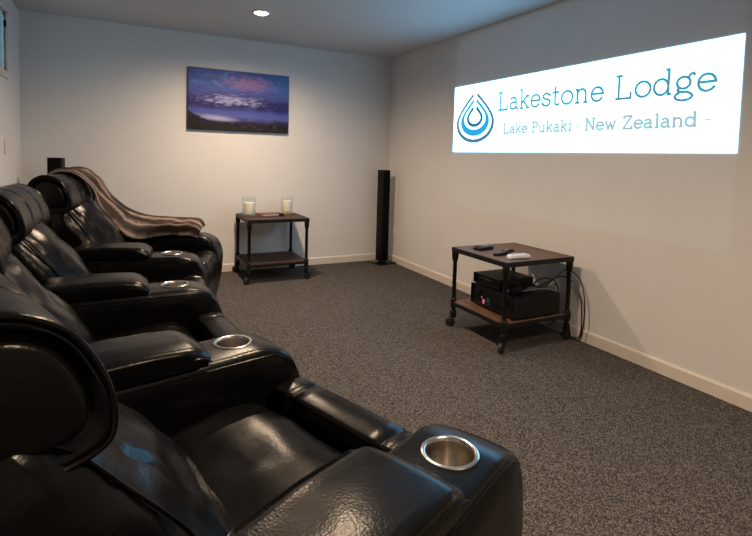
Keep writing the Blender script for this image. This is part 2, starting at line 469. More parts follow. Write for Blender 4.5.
# ------------------------------------------------------------------ picture on the back wall
P0, P1, PZ0, PZ1 = .593, 1.683, 1.564, 2.219
pic = thing('canvas_painting', 'unframed canvas painting of a lake and snowy mountains, on the back wall', 'painting', ((P0+P1)/2, YB, (PZ0+PZ1)/2))
hx, hz = (P1-P0)/2, (PZ1-PZ0)/2
bm = BM(); add_box(bm, -hx, hx, -.036, -.002, -hz, hz, bev=.003)
obj('canvas', bm, M['canvas'], pic, smooth=False)
bm = BM(); add_box(bm, -hx+.003, hx-.003, -.0375, -.0355, -hz+.003, hz-.003)
obj('painted_face', bm, M['painting'], pic, smooth=False)

# ------------------------------------------------------------------ projected image on the right wall
SY0, SY1, SZ0, SZ1 = 4.2063, 1.5376, 1.32+.0782, 1.32+.7359      # left edge, right edge, bottom, top
img = thing('projected_image', 'bright white projected lodge sign with blue lettering and a drop logo on the right wall', 'projected image', (XR, (SY0+SY1)/2, SZ0))
IM = img.location
def im_obj(name, bm, mat, parent=img): 
    return obj(name, bm, mat, parent, smooth=False, mtx=Matrix.Translation(-IM))
bm = BM(); add_box(bm, XR-.003, XR-.0005, SY1, SY0, SZ0, SZ1)
im_obj('image_field', bm, M['screen'])
def add_stroke(bm, pts, wd, x0, th=.0012):
    cut = 0
    for i in range(1, len(pts)-1):
        a = Vector((pts[i][0]-pts[i-1][0], pts[i][1]-pts[i-1][1])); b = Vector((pts[i+1][0]-pts[i][0], pts[i+1][1]-pts[i][1]))
        if a.length and b.length and a.angle(b) > radians(48):
            p = pts[i]; a.normalize(); b.normalize()
            stroke(bm, pts[cut:i]+[(p[0]+a.x*wd*.4, p[1]+a.y*wd*.4)], wd, x0, th)
            pts = pts[:i]+[(p[0]-b.x*wd*.4, p[1]-b.y*wd*.4)]+pts[i+1:]; cut = i
    stroke(bm, pts[cut:], wd, x0, th)
def stroke(bm, pts, wd, x0, th):
    """flat ribbon of width wd through (s,z) points; s runs to the right in the picture (-y)"""
    n = len(pts); Ls = []; closed = n > 3 and hypot(pts[0][0]-pts[-1][0], pts[0][1]-pts[-1][1]) < 1e-6
    for i in range(n):
        a = pts[i-1] if i else (pts[-2] if closed else pts[0]); c = pts[i+1] if i < n-1 else (pts[1] if closed else pts[-1])
        tx, tz = c[0]-a[0], c[1]-a[1]; l = hypot(tx, tz) or 1
        nx, nz = -tz/l*wd/2, tx/l*wd/2
        Ls.append(((pts[i][0]+nx, pts[i][1]+nz), (pts[i][0]-nx, pts[i][1]-nz)))
    V = [[bm.verts.new((x0-d, -s, z)) for (s, z) in (a, b) for d in (0, th)] for a, b in Ls]
    for a, b in zip(V, V[1:]):
        bm.faces.new((a[0], a[1], b[1], b[0])); bm.faces.new((a[1], a[3], b[3], b[1]))
        bm.faces.new((a[3], a[2], b[2], b[3])); bm.faces.new((a[2], a[0], b[0], b[2]))
    bm.faces.new(V[0]); bm.faces.new(V[-1])
def arc(cx, cz, rx, rz, a0, a1, n=18): return [(cx+rx*cos(radians(a0+(a1-a0)*k/n)), cz+rz*sin(radians(a0+(a1-a0)*k/n))) for k in range(n+1)]
# light slab-serif typewriter letters: strokes on a grid with cap height 1, x-height .64; value = (advance, strokes)
def ser(x, z, w=.10): return [(x-w, z), (x+w, z)]
XH = .64
GL = {
 'L': (.86, [[(.2, 0), (.2, 1)], ser(.2, 1, .15), [(.05, 0), (.72, 0), (.72, .27)]]),
 'a': (.72, [arc(.30, .46, .20, .18, 165, 0)+[(.50, .1), (.55, .0), (.66, 0)], [(.5, .38), (.3, .36)]+arc(.28, .18, .20, .18, 90, 270)+[(.40, .03), (.5, .14)]]),
 'k': (.74, [[(.16, 0), (.16, 1), (.04, 1)], ser(.16, 0, .12), [(.16, .25), (.54, XH)], ser(.54, XH, .12), [(.30, .38), (.58, 0)], ser(.58, 0, .11)]),
 'e': (.72, [[(.06, .34), (.62, .34)]+arc(.34, .32, .28, .32, 3, 310, 26)+[(.60, .17)]]),
 's': (.62, [[(.50, .46), (.50, .62)], [(.50, .5)]+arc(.29, .48, .20, .16, 30, 200)+arc(.30, .17, .22, .17, 100, -165), [(.07, 0.02), (.07, .2)]]),
 't': (.52, [[(.2, .92), (.2, .12)]+arc(.34, .14, .14, .14, 180, 330), [(.04, XH), (.42, XH)]]),
 'o': (.76, [arc(.36, .32, .30, .32, 0, 360, 28)]),
 'n': (.82, [[(.16, 0), (.16, XH), (.04, XH)], ser(.16, 0, .12), [(.16, .44)]+arc(.38, .42, .21, .22, 165, 0)+[(.59, 0)], ser(.59, 0, .12)]),
 'd': (.80, [[(.46, 1), (.58, 1), (.58, 0), (.70, 0)], arc(.31, .32, .27, .32, 0, 360, 28)]),
 'g': (.76, [arc(.32, .40, .23, .23, 0, 360, 26), [(.47, .58), (.54, .70), (.64, .74), (.68, .68), (.66, .64)], [(.17, .22), (.12, .13), (.20, .05), (.46, .03)]+arc(.33, -.13, .30, .16, 55, -235, 26)+[(.14, .02), (.20, .05)]]),
 'P': (.80, [[(.2, 0), (.2, 1)], ser(.2, 0, .15), [(.05, 1), (.44, 1)]+arc(.44, .75, .25, .25, 90, -90)+[(.2, .5)]]),
 'u': (.82, [[(.04, XH), (.16, XH), (.16, .22)]+arc(.37, .22, .21, .22, 180, 345)+[(.58, .2)], [(.46, XH), (.58, XH), (.58, 0), (.70, 0)]]),
 'i': (.42, [[(.06, XH), (.2, XH), (.2, 0)], ser(.2, 0, .15), [(.2, .82), (.2, .98)]]),
 'N': (.98, [[(.18, 0), (.18, 1), (.76, 0), (.76, 1)], ser(.18, 0, .14), ser(.76, 1, .14), [(.05, 1), (.18, 1)]]),
 'w': (.98, [[(.12, XH), (.29, 0), (.46, XH-.08), (.63, 0), (.80, XH)], ser(.12, XH, .10), ser(.80, XH, .10)]),
 'Z': (.82, [[(.1, .78), (.1, 1), (.66, 1), (.08, 0), (.70, 0), (.70, .24)]]),
 'l': (.42, [[(.06, 1), (.2, 1), (.2, 0)], ser(.2, 0, .15)]),
 ' ': (.42, []),
}
def text(name, s, y0, y1, z0, z1, cap, wd, mat, x0):
    """set a line of lettering; every word is a mesh of its own"""
    adv = 0; words = [[]]
    for ch in s:
        a, st = GL[ch]
        if ch == ' ': words.append([])
        for k in st: words[-1].append([(adv+x, z) for x, z in k])
        adv += a
    xs = [p[0] for w_ in words for k in w_ for p in k]; lo, hi = min(xs), max(xs)
    for w_ in words:
        bm = BM()
        for k in w_:
            pts = []
            for x, z in k:
                f = (x-lo)/(hi-lo)
                pts.append((-(y0+(y1-y0)*f), z0+(z1-z0)*f+z*cap))
            q = [pts[0]]
            for p in pts[1:]:
                if hypot(p[0]-q[-1][0], p[1]-q[-1][1]) > 1e-5: q.append(p)
            add_stroke(bm, q, wd, x0)
        im_obj(name, bm, mat)
text('name_lettering', 'Lakestone Lodge', 3.53, 1.672, 1.778, 1.762, .155, .0170, M['t_blue'], XR-.003)
text('place_lettering', 'Lake Pukaki', 3.45, 2.69, 1.566, 1.564, .083, .0165, M['t_grey'], XR-.003)
text('place_lettering', 'New Zealand', 2.565, 1.765, 1.563, 1.560, .083, .0165, M['t_grey'], XR-.003)
for y_ in (2.63, 1.70):
    bm = BM(); add_stroke(bm, [(-y_-.018, 1.594), (-y_+.018, 1.594)], .008, XR-.003); im_obj('dash_mark', bm, M['t_grey'])
# logo: nested water drops
def drop(cx, cz, w, h, n=40):
    """outline of a pointed drop: round bottom of width w, tip at cz+h (cz = bottom)"""
    r = .37; ux = w/(2*r); left = [(-r*cos(radians(q)), r+r*sin(radians(q))) for q in range(-90, 25, 6)]
    sx, sz = left[-1]; k_ = .42*(1-sz)
    c1 = (sx+k_*sin(radians(24)), sz+k_*cos(radians(24)))
    for k in range(1, 14):
        t = k/14
        left.append(((1-t)**2*sx+2*t*(1-t)*c1[0], (1-t)**2*sz+2*t*(1-t)*c1[1]+t*t))
    left = [(cx+x*ux, cz+z*h) for x, z in left]
    left.append((cx-.002, cz+h))
    right = [(2*cx-x, z) for x, z in reversed(left)]
    return left+right[:-1]
def drop_band(name, mat, outer, inner, gap=.0):
    bm = BM(); n = len(outer); ra, rb = [], []
    for (a, b) in zip(outer, inner):
        ra.append([bm.verts.new((XR-.003-d, -a[0], a[1])) for d in (0, .0012)])
        rb.append([bm.verts.new((XR-.003-d, -b[0], b[1])) for d in (0, .0012)])
    for k in range(n):
        q = (k+1) % n
        if gap and (abs((outer[k][0]+outer[q][0])/2-LC) < gap and outer[k][1] > SZ0+.4*(SZ1-SZ0)): continue
        bm.faces.new((ra[k][1], ra[q][1], rb[q][1], rb[k][1])); bm.faces.new((ra[k][0], rb[k][0], rb[q][0], ra[q][0]))
        bm.faces.new((ra[k][0], ra[q][0], ra[q][1], ra[k][1])); bm.faces.new((rb[k][0], rb[k][1], rb[q][1], rb[q][0]))
    im_obj(name, bm, mat)
LC = -3.868
drop_band('logo_outer_drop', M['l_dark'], drop(LC, 1.487, .575, .505), drop(LC, 1.522, .50, .435), gap=.022)
drop_band('logo_middle_drop', M['l_cyan'], drop(LC, 1.553, .43, .375), drop(LC, 1.615, .33, .278), gap=.02)
drop_band('logo_inner_drop', M['l_navy'], drop(LC, 1.640, .245, .225), drop(LC, 1.672, .175, .150), gap=.018)

# ------------------------------------------------------------------ industrial tables
def pipe_table(name, label, cat, x0, x1, y0, y1, ztop, zsh, wood, group=None):
    cx, cy = (x0+x1)/2, (y0+y1)/2; hx, hy = (x1-x0)/2, (y1-y0)/2
    t = thing(name, label, cat, (cx, cy, 0), 0, group)
    bm = BM(); add_box(bm, -hx+.012, hx-.012, -hy+.012, hy-.012, ztop-.022, ztop, bev=.003)
    obj('table_top', bm, wood, t, smooth=False)
    bm = BM()
    for a in (-1, 1):
        add_box(bm, -hx, hx, a*hy-(a+1)*.006, a*hy-(a-1)*.006, ztop-.034, ztop+.001, bev=.002)
        add_box(bm, a*hx-(a+1)*.006, a*hx-(a-1)*.006, -hy+.012, hy-.012, ztop-.034, ztop+.001, bev=.002)
    obj('top_frame', bm, M['iron'], t, smooth=False)
    bm = BM(); add_box(bm, -hx+.014, hx-.014, -hy+.014, hy-.014, zsh-.02, zsh, bev=.003)
    s = obj('shelf', bm, wood, t, smooth=False)
    bm = BM()
    for a in (-1, 1):
        add_box(bm, -hx+.004, hx-.004, a*(hy-.009)-.007, a*(hy-.009)+.007, zsh-.03, zsh-.003, bev=.002)
        add_box(bm, a*(hx-.009)-.007, a*(hx-.009)+.007, -hy+.014, hy-.014, zsh-.03, zsh-.003, bev=.002)
    obj('shelf_frame', bm, M['iron'], s, smooth=False)
    for a in (-1, 1):
        for b in (-1, 1):
            px, py = a*(hx-.022), b*(hy-.022)
            bm = BM()
            add_lathe(bm, [(0, .092), (.022, .092), (.024, .10), (.024, .125), (.017, .13), (.016, zsh-.055), (.024, zsh-.05), (.025, zsh+.005), (.022, zsh+.02), (.016, zsh+.024),
                           (.016, ztop-.105), (.022, ztop-.10), (.026, ztop-.06), (.026, ztop-.034), (0, ztop-.034)], 20, (px, py, 0))
            lg = obj('leg', bm, M['iron'], t)
            ang = {(-1, -1): 200, (-1, 1): 150, (1, -1): 20, (1, 1): -30}[(a, b)]
            dx, dy = cos(radians(ang)), sin(radians(ang))
            bm = BM()
            add_lathe(bm, [(0, .078), (.026, .078), (.026, .093), (0, .093)], 20, (px, py, 0))
            for sgn in (-1, 1):
                q = Vector((-dy, dx, 0))*sgn*.020
                pts = [Vector((px, py, .08))+q, Vector((px+dx*.012, py+dy*.012, .06))+q, Vector((px+dx*.022, py+dy*.022, .037))+q]
                add_tube(bm, pts, .006, 6)
            cf = obj('caster', bm, M['iron'], t)
            bm = BM(); prof = [(0, -.012), (.030, -.014), (.037, -.009), (.037, .009), (.030, .014), (0, .012)]
            add_lathe(bm, prof, 28)
            mt = Matrix.Translation((px+dx*.022, py+dy*.022, .0372)) @ Matrix.Rotation(radians(ang), 4, 'Z') @ Matrix.Rotation(pi/2, 4, 'X')
            obj('caster_wheel', bm, M['wheel'], cf, mtx=mt)
    return t
pipe_table('side_table', 'iron and dark wood table on casters with candles on it, by the back wall', 'side table', 1.095, 1.745, 4.935, 5.535, .655, .20, M['wood'])
pipe_table('media_cart', 'two tier iron and brown wood cart on casters with audio gear, under the projected sign', 'cart', 2.295, 2.945, 2.525, 3.15, .63, .205, M['wood2'])

# candles
def candle(name, label, x, y, z, r, h, hc, holder):
    t = thing(name, label, 'candle', (x, y, z))
    bm = BM(); add_lathe(bm, [(0, 0), (r*.94, 0), (r, .006), (r, h-.004), (r*.985, h), (r*.955, h-.004), (r*.955, .012), (0, .012)], 40)
    obj('glass_jar', bm, M['glass'], t)
    bm = BM(); add_lathe(bm, [(0, .0125), (r*.80, .0125), (r*.82, .018), (r*.82, hc-.006), (r*.78, hc), (r*.2, hc-.004), (0, hc-.005)], 36)
    c = obj('wax', bm, M['wax'], t)
    bm = BM(); add_tube(bm, [(0, 0, hc-.006), (.001, 0, hc+.012), (.004, .001, hc+.026)], .003, 6)
    obj('wick', bm, M['wick'], c)
    return t
bm = BM(); add_lathe(bm, [(0, 0), (.078, 0), (.08, .003), (.08, .011), (.076, .014), (0, .014)], 36)
co = tag(obj('coaster', bm, M['coaster'], ang=40), 'tan round coaster under the right hand glass candle on the side table', 'coaster'); co.location = (1.635, 5.40, .6565)
candle('jar_candle', 'cream candle in a clear glass jar at the left rear of the side table', 1.20, 5.36, .6565, .074, .20, .135, None)
candle('jar_candle', 'cream candle in a glass jar on a tan coaster, right end of the side table', 1.635, 5.40, .671, .066, .175, .13, None)
bk = thing('book', 'small dark red book lying flat between the two candles on the side table', 'book', (1.385, 5.27, .6565), radians(12))
bm = BM()
add_box(bm, -.095, .095, -.07, .07, 0, .004); add_box(bm, -.095, .095, -.07, .07, .022, .026); add_box(bm, -.095, .095, .066, .07, .004, .022)
obj('cover', bm, M['red'], bk, smooth=False)
bm = BM(); add_box(bm, -.091, .091, -.066, .0655, .0042, .0218)
obj('pages', bm, M['paper'], bk, smooth=False)
lt = thing('matchbox', 'small black box beside the red book on the side table', 'box', (1.525, 5.22, .6565), radians(-20))
bm = BM(); add_box(bm, -.035, .035, -.022, .022, .001, .021, bev=.002); obj('tray', bm, M['paper'], lt, smooth=False)
bm = BM(); add_box(bm, -.031, .031, -.0245, .0245, 0, .024, bev=.002); obj('sleeve', bm, M['black'], lt, smooth=False)

# remotes on the cart
def remote(name, label, x, y, rz, L, W, H, mat, key, rows=5, cols=3, pad=False):
    t = thing(name, label, 'remote control', (x, y, .6315), rz)
    prof = fillet([(-L/2, 0), (L/2, 0), (L/2, H*.8), (L*.3, H), (-L*.35, H), (-L/2, H*.75)], [.003, .003, .012, .05, .05, .012], 5)
    obj('body', loft(resample(prof, .02), puff_slices(W/2, min(.008, H*.45), 4, 6)), mat, t)
    if pad:
        bm = BM(); add_lathe(bm, [(0, 0), (W*.33, 0), (W*.33, .002), (W*.28, .003), (0, .0025)], 28, (L*.15, 0, H-.001)); obj('touch_pad', bm, key, t)
    for i in range(rows):
        for j in range(cols):
            bm = BM(); xx = -L*.36+i*L*.6/max(rows, 1); yy = (j-(cols-1)/2)*W*.27
            add_box(bm, xx-.005, xx+.005, yy-.0045, yy+.0045, H-.003, H+.0016, bev=.001, seg=2)
            obj('button', bm, key, t)
    return t
remote('touchscreen_remote', 'dark handset with a pale blue sheen at the far left of the cart top', 2.475, 2.985, radians(10), .15, .085, .026, M['black'], M['grey'], 2, 3, True)
remote('remote_control', 'slim black remote nearest the left edge of the cart top', 2.465, 2.765, radians(14), .16, .045, .020, M['black'], M['grey'], 5, 3)
remote('remote_control', 'short black remote touching the middle of the cart top, behind the white one', 2.585, 2.835, radians(18), .12, .045, .020, M['black'], M['silver'], 3, 2)
remote('remote_control', 'white remote lying near the front corner of the cart top', 2.495, 2.622, radians(-7), .17, .055, .032, M['white'], M['grey'], 4, 3)

# audio gear on the cart shelf
rc = thing('av_receiver', 'black audio receiver with pink and teal lights on the cart shelf, lower of the stack', 'receiver', (2.62, 2.79, .206))
bm = BM(); add_box(bm, -.20, .222, -.243, .243, .012, .16, bev=.004); obj('case', bm, M['black'], rc, smooth=False)
bm = BM(); add_box(bm, -.212, -.199, -.245, .245, .014, .163, bev=.003); fp = obj('front_panel', bm, M['panel'], rc, smooth=False)
for yy, zz, rr in ((.15, .11, .026), (-.15, .11, .026), (.05, .05, .010), (-.05, .05, .010)):
    bm = BM(); add_lathe(bm, [(0, 0), (rr, 0), (rr, .014), (rr*.9, .018), (0, .018)], 28)
    obj('knob', bm, M['black'], fp, mtx=Matrix.Translation((-.211, yy, zz)) @ Matrix.Rotation(-pi/2, 4, 'Y'))
bm = BM(); add_box(bm, -.2135, -.211, .075, .10, .035, .07); obj('indicator_light', bm, M['led_pink'], fp, smooth=False)
bm = BM(); add_box(bm, -.2135, -.211, .105, .115, .075, .085); obj('indicator_light', bm, M['led_pink'], fp, smooth=False)
for zz in (.045, .062, .08):
    bm = BM(); add_box(bm, -.2135, -.211, .02, .055, zz, zz+.006); obj('indicator_light', bm, M['led_teal'], fp, smooth=False)
for a in (-1, 1):
    for b in (-.17, .14):
        bm = BM(); add_lathe(bm, [(0, 0), (.018, 0), (.02, .012), (0, .012)], 20, (b, a*.18, 0)); obj('foot', bm, M['wheel'], rc)
for k in range(7):
    pass
pl = thing('disc_player', 'smaller black disc player resting on top of the audio receiver', 'disc player', (2.60, 2.875, .3695))
bm = BM(); add_box(bm, -.17, .15, -.15, .15, .006, .082, bev=.004); obj('case', bm, M['black'], pl, smooth=False)
bm = BM(); add_box(bm, -.178, -.169, -.151, .151, .008, .084, bev=.002); fp = obj('front_panel', bm, M['panel'], pl, smooth=False)
bm = BM(); add_box(bm, -.1795, -.177, -.06, .08, .052, .064); obj('disc_tray', bm, M['grey'], fp, smooth=False)
for a in (-1, 1):
    for b in (-.14, .12):
        bm = BM(); add_lathe(bm, [(0, 0), (.014, 0), (.015, .007), (0, .007)], 16, (b, a*.12, 0)); obj('foot', bm, M['wheel'], pl)
gb = thing('media_streamer', 'small black box with a white power light on the receiver, near the cart corner', 'media box', (2.49, 2.665, .3695), radians(8))
bm = BM(); add_box(bm, -.055, .055, -.05, .05, .0, .05, bev=.008); obj('case', bm, M['black'], gb)
bm = BM(); add_box(bm, -.0565, -.0545, -.006, .006, .022, .032); obj('power_light', bm, M['led_white'], gb, smooth=False)
pb = thing('power_board', 'grey and black power board with plugs behind the audio receiver on the cart', 'power board', (2.884, 2.80, .206))
bm = BM(); add_box(bm, -.03, .03, -.18, .18, 0, .04, bev=.006); obj('body', bm, M['black'], pb)
for k in range(4):
    bm = BM(); add_box(bm, -.02, .02, -.145+k*.085, -.105+k*.085, .041, .085, bev=.006); obj('plug', bm, M['grey'] if k % 2 else M['black'], pb)
cabs = [
 ([(2.80, 2.705, .378), (2.86, 2.66, .43), (2.96, 2.63, .46), (3.0, 2.56, .41), (3.005, 2.50, .3), (3.0, 2.478, .15), (3.0, 2.49, .04), (3.005, 2.56, .008), (3.006, 2.66, .008)], 'cable', 'black cable looping out past the right rear leg of the cart'),
 ([(2.80, 2.66, .378), (2.86, 2.61, .47), (2.965, 2.60, .515), (2.995, 2.52, .47), (2.985, 2.455, .35), (2.978, 2.44, .2), (2.975, 2.455, .06), (2.985, 2.49, .010), (2.988, 2.55, .008)], 'cable', 'black cable rising highest behind the audio gear before it drops to the floor'),
 ([(2.81, 2.78, .378), (2.87, 2.76, .42), (2.97, 2.72, .40), (3.004, 2.70, .25), (3.0, 2.73, .08), (3.004, 2.85, .008), (3.004, 2.98, .008)], 'cable', 'black cable hanging between the cart and the wall behind the power board'),
 ([(2.58, 2.66, .3765), (2.64, 2.635, .385), (2.70, 2.65, .377), (2.735, 2.69, .38), (2.70, 2.708, .3775), (2.65, 2.69, .377), (2.69, 2.63, .39), (2.80, 2.60, .384), (2.855, 2.585, .36), (2.862, 2.58, .27), (2.864, 2.585, .214)], 'gcable', 'grey cable coiled on top of the audio receiver'),
]
for pts, mt, lab in cabs:
    bm = BM(); add_tube(bm, spline(pts, False, 8), .0055, 7)
    tag(obj('cable', bm, M[mt]), lab, 'cable')

# ------------------------------------------------------------------ tower speakers
def tower(name, label, x, y, rz, h, s=.115):
    t = thing(name, label, 'speaker', (x, y, 0), rz)
    bm = BM(); add_box(bm, -.135, .135, -.135, .135, .001, .018, bev=.005); obj('base_plate', bm, M['panel'], t)
    bm = BM(); add_box(bm, -.03, .03, -.03, .03, .018, .035); obj('neck', bm, M['black'], t, smooth=False)
    bm = BM(); add_box(bm, -s/2, s/2, -s/2+.006, s/2, .035, h, bev=.006); obj('cabinet', bm, M['black'], t)
    bm = BM(); add_box(bm, -s/2+.004, s/2-.004, -s/2, -s/2+.008, .045, h-.006, bev=.003); obj('grille', bm, M['matte'], t)
    return t
tower('tower_speaker', 'slim black tower speaker standing in the back right corner', 2.872, 5.405, radians(14), 1.165)
tower('tower_speaker', 'black tower speaker rising behind the throw covered recliner', -.556, 5.32, radians(-10), 1.235)
# wall fittings
so = thing('wall_socket', 'small double wall socket low on the right wall behind the tower speaker', 'wall socket', (XR, 5.395, .36))
bm = BM(); add_box(bm, -.008, -.0005, -.036, .036, -.085, .085, bev=.003); obj('plate', bm, M['trim'], so)
for z in (-.04, .04):
    bm = BM(); add_box(bm, -.011, -.0075, -.02, .02, z-.022, z+.022, bev=.002); obj('outlet', bm, M['white'], so)
sw = thing('light_switch', 'small white light switch on the left wall below the window', 'light switch', (XL, 4.93, 1.318))
bm = BM(); add_box(bm, .0005, .008, -.036, .036, -.058, .058, bev=.003); obj('plate', bm, M['trim'], sw)
bm = BM(); add_box(bm, .0075, .012, -.009, .009, -.015, .015, bev=.002); obj('rocker', bm, M['white'], sw)

# ------------------------------------------------------------------ recliners
ARMS = {'A': (.654, .876, 26.), 'B': (.337, 1.727, 14.), 'C': (.223, 2.61, 2.), 'D': (.274, 3.43, -9.), 'E': (.505, 4.245, -20.5)}
ARM_BLOCK = fillet([(-.58, .05), (.155, .05), (.210, .30), (.223, .50), (.172, .620), (.075, .656), (-.58, .656)], [.02, .03, .1, .09, .06, .08, .04], 7)
ARM_PAD = fillet([(-.55, .652), (-.128, .652), (-.118, .678), (-.165, .716), (-.32, .728), (-.55, .722)], [.01, .012, .02, .04, .2, .03], 6)
CUP_CUT = None
def cut_cup(o):
    """cut the cup well through the arm top"""
    bm = BM(); add_lathe(bm, [(0, .575), (.0565, .575), (.0565, .72), (0, .72)], 40)
    c = obj('cup_cutter', bm, M['leather']); c.matrix_world = o.matrix_world.copy()
    c.parent = o.parent; c.location = o.location; c.rotation_euler = o.rotation_euler
    md = o.modifiers.new('b', 'BOOLEAN'); md.object = c; md.operation = 'DIFFERENCE'; md.solver = 'EXACT'
    bpy.context.view_layer.update()
    dg = bpy.context.evaluated_depsgraph_get()
    me = bpy.data.meshes.new_from_object(o.evaluated_get(dg))
    o.modifiers.clear(); old = o.data; o.data = me; me.name = 'armrest'
    bpy.data.meshes.remove(old); bpy.data.objects.remove(c)
    shade(me, 45)

AH = .120
def build_arm(root, loc, rz, seed, yo):
    prof = resample(ARM_BLOCK, .045)
    bm = loft(prof, puff_slices(AH, .034, 8, 10, bulge=.004), disp=.0022, dscale=9, seed=seed)
    bmesh.ops.translate(bm, verts=bm.verts, vec=(0, yo, 0))
    a = obj('armrest', bm, M['leather'], root); a.location = loc; a.rotation_euler = (0, 0, rz)
    cut_cup(a)
    bm = loft(resample(ARM_PAD, .03), puff_slices(AH+.003, .034, 7, 10, bulge=.004), disp=.003, dscale=8, seed=seed+3)
    bmesh.ops.translate(bm, verts=bm.verts, vec=(0, yo, 0))
    obj('arm_pad', bm, M['leather'], a)
    for s in (-1, 1):
        bm = BM()
        add_tube(bm, [(x, yo+s*(AH-.003), z) for x, z in spline([(-.57, .634), (-.3, .635), (.05, .635), (.115, .624), (.155, .600)], False, 8)], .0018, 7)
        obj('piping', bm, M['leather'], a)
    for s in (-1, 1):
        bm = BM()
        add_tube(bm, [(x, yo+s*(AH+.0015), z) for x, z in spline([(-.53, .685), (-.3, .688), (-.17, .684), (-.13, .668)], False, 6)], .0032, 6)
        obj('pad_stitching', bm, M['leather'], a)
    bm = BM(); add_lathe(bm, [(.066, .655), (.0655, .6615), (.062, .6635), (.0575, .663), (.0545, .660), (.053, .652), (.0525, .60), (.051, .586), (0, .585), (0, .580), (.055, .580), (.0562, .60), (.0565, .652)], 48)
    tag(obj('cup_holder', bm, M['steel'], a), 'steel cup holder')
    return a

HEAD = spline([(-.765, 1.105), (-.705, 1.068), (-.665, 1.005), (-.646, .94), (-.655, .888), (-.715, .868), (-.80, .878), (-.88, .915), (-.915, .99), (-.885, 1.07), (-.825, 1.108)], True, 5)
PILLOW = spline([(-.30, .44), (-.335, .515), (-.385, .60), (-.45, .70), (-.535, .805), (-.61, .895), (-.66, .925), (-.715, .90), (-.74, .78), (-.70, .58), (-.55, .42), (-.40, .40)], True, 5)
SHELL = spline([(-.62, .22), (-.68, .55), (-.735, .85), (-.78, .975), (-.85, 1.0), (-.925, .93), (-.965, .6), (-.93, .22)], True, 6)
SEAT = spline([(-.56, .31), (-.28, .30), (-.03, .31), (.028, .36), (.030, .44), (.0, .500), (-.07, .530), (-.20, .524), (-.36, .500), (-.52, .472), (-.58, .40)], True, 6)
FOOT = fillet([(.060, .12), (.048, .49), (.056, .538), (.115, .550), (.180, .538), (.205, .48), (.205, .36), (.18, .12)], [.02, .03, .012, .05, .02, .03, .1, .02], 5)

def build_recliner(a, b, label, dz, seed, near_arm):
    A, B = ARMS[a], ARMS[b]
    mx, my = (A[0]+B[0])/2, (A[1]+B[1])/2; ph = atan2(A[0]-B[0], B[1]-A[1]); W = hypot(A[0]-B[0], B[1]-A[1])
    r = thing('recliner', label, 'recliner', (mx, my, 0), ph, 'row of theatre recliners')
    hs = W/2-.127
    bm = BM(); add_box(bm, -.80, .02, -hs+.02, hs-.02, .0, .31, bev=.012); obj('base', bm, M['leather'], r)
    def sink(y): return 0.
    bm = loft(resample(SEAT, .03), puff_slices(hs-.014, .045, 7, 16, bulge=.004), disp=.0075, dscale=6, seed=seed)
    obj('seat_cushion', bm, M['leather'], r)
    bm = loft(resample(FOOT, .03), puff_slices(hs-.034, .02, 5, 12, groove=(-.19, .19), gd=.006, gw=.008), disp=.002, dscale=8, seed=seed+1)
    obj('footrest', bm, M['leather'], r)
    bm = loft(resample(SHELL, .05), puff_slices(.285, .05, 6, 8), disp=.003, dscale=6, seed=seed+2)
    bs = obj('back_shell', bm, M['leather'], r)
    off = lambda y: -.085*(y/.25)**2 if abs(y) < .25 else -.085-.5*(abs(y)-.25)
    bm = loft(resample(PILLOW, .03), puff_slices(hs-.015, .06, 8, 20, groove=(-.205, .205), gd=.010, gw=.012), disp=.014, dscale=8, seed=seed+4, offx=off)
    for v in bm.verts: v.co.z += dz*max(0, (v.co.z-.5)/.45)
    bc = obj('back_cushion', bm, M['leather'], r)
    for q in (-1, 1):
        bm = BM(); yq = q*(hs-.045)
        add_tube(bm, [(x+off(yq)+.004, yq, z+dz*max(0, (z-.5)/.45)) for x, z in spline([(-.30, .44), (-.335, .515), (-.385, .60), (-.45, .70), (-.535, .805), (-.61, .895), (-.66, .925)], False, 6)], .0038, 7)
        obj('piping', bm, M['leather'], bc)
    hw = .288
    end = [(0, .0165), (.002, .010), (.008, .004), (.016, .001), (.028, 0)]
    sl = [(-hw+.014, .08), (-hw+.016, .045), (-hw+.018, .036), (-hw+.015, .026)]+[(-hw+y, d) for y, d in end]
    mid = [(-.265+k*.53/16, 0) for k in range(1, 16)]
    g = []
    for q in (-.10, .10): g += [(q-.010, 0), (q-.003, .0035), (q+.003, .0035), (q+.010, 0)]
    mid = sorted([m_ for m_ in mid if all(abs(abs(m_[0])-.10) > .014 for _ in (0,))]+g)
    sl = sl+mid+[(-y, d) for y, d in reversed(sl)]
    bm = loft(HEAD, sl, disp=.0025, dscale=7, seed=seed+6)
    bmesh.ops.translate(bm, verts=bm.verts, vec=(0, 0, dz))
    h = obj('headrest', bm, M['leather'], r, ang=80)
    for s in (-1, 1):
        inn = shrink(HEAD, .036)
        sl2 = [(s*(hw-.016), .004), (s*(hw-.006), 0.0), (s*(hw-.001), .006), (s*(hw+.001), .016), (s*(hw+.002), .03), (s*(hw+.003), .07)]
        bm = loft(inn, sl2); bmesh.ops.translate(bm, verts=bm.verts, vec=(0, 0, dz)); obj('side_panel', bm, M['leather'], h, ang=80)
        bm = BM(); ring = inset(HEAD, .004); add_tube(bm, [(x, s*(hw-.002), z+dz) for x, z in ring]+[(ring[0][0], s*(hw-.002), ring[0][1]+dz)], .005, 7, cap=False)
        obj('piping', bm, M['leather'], h)
    ci, si = cos(ph), sin(ph)
    for n_, arm in (('near', A), ('far', B)):
        if n_ == 'near' and not near_arm: continue
        dx, dy = arm[0]-mx, arm[1]-my
        build_arm(r, (dx*ci+dy*si, -dx*si+dy*ci, 0), radians(arm[2])-ph, seed+ord(n_[0]), .009 if n_ == 'near' else -.009)
    return r
build_recliner('A', 'B', 'black leather recliner nearest the viewer, with two cup holder arms', 0., 1.0, True)
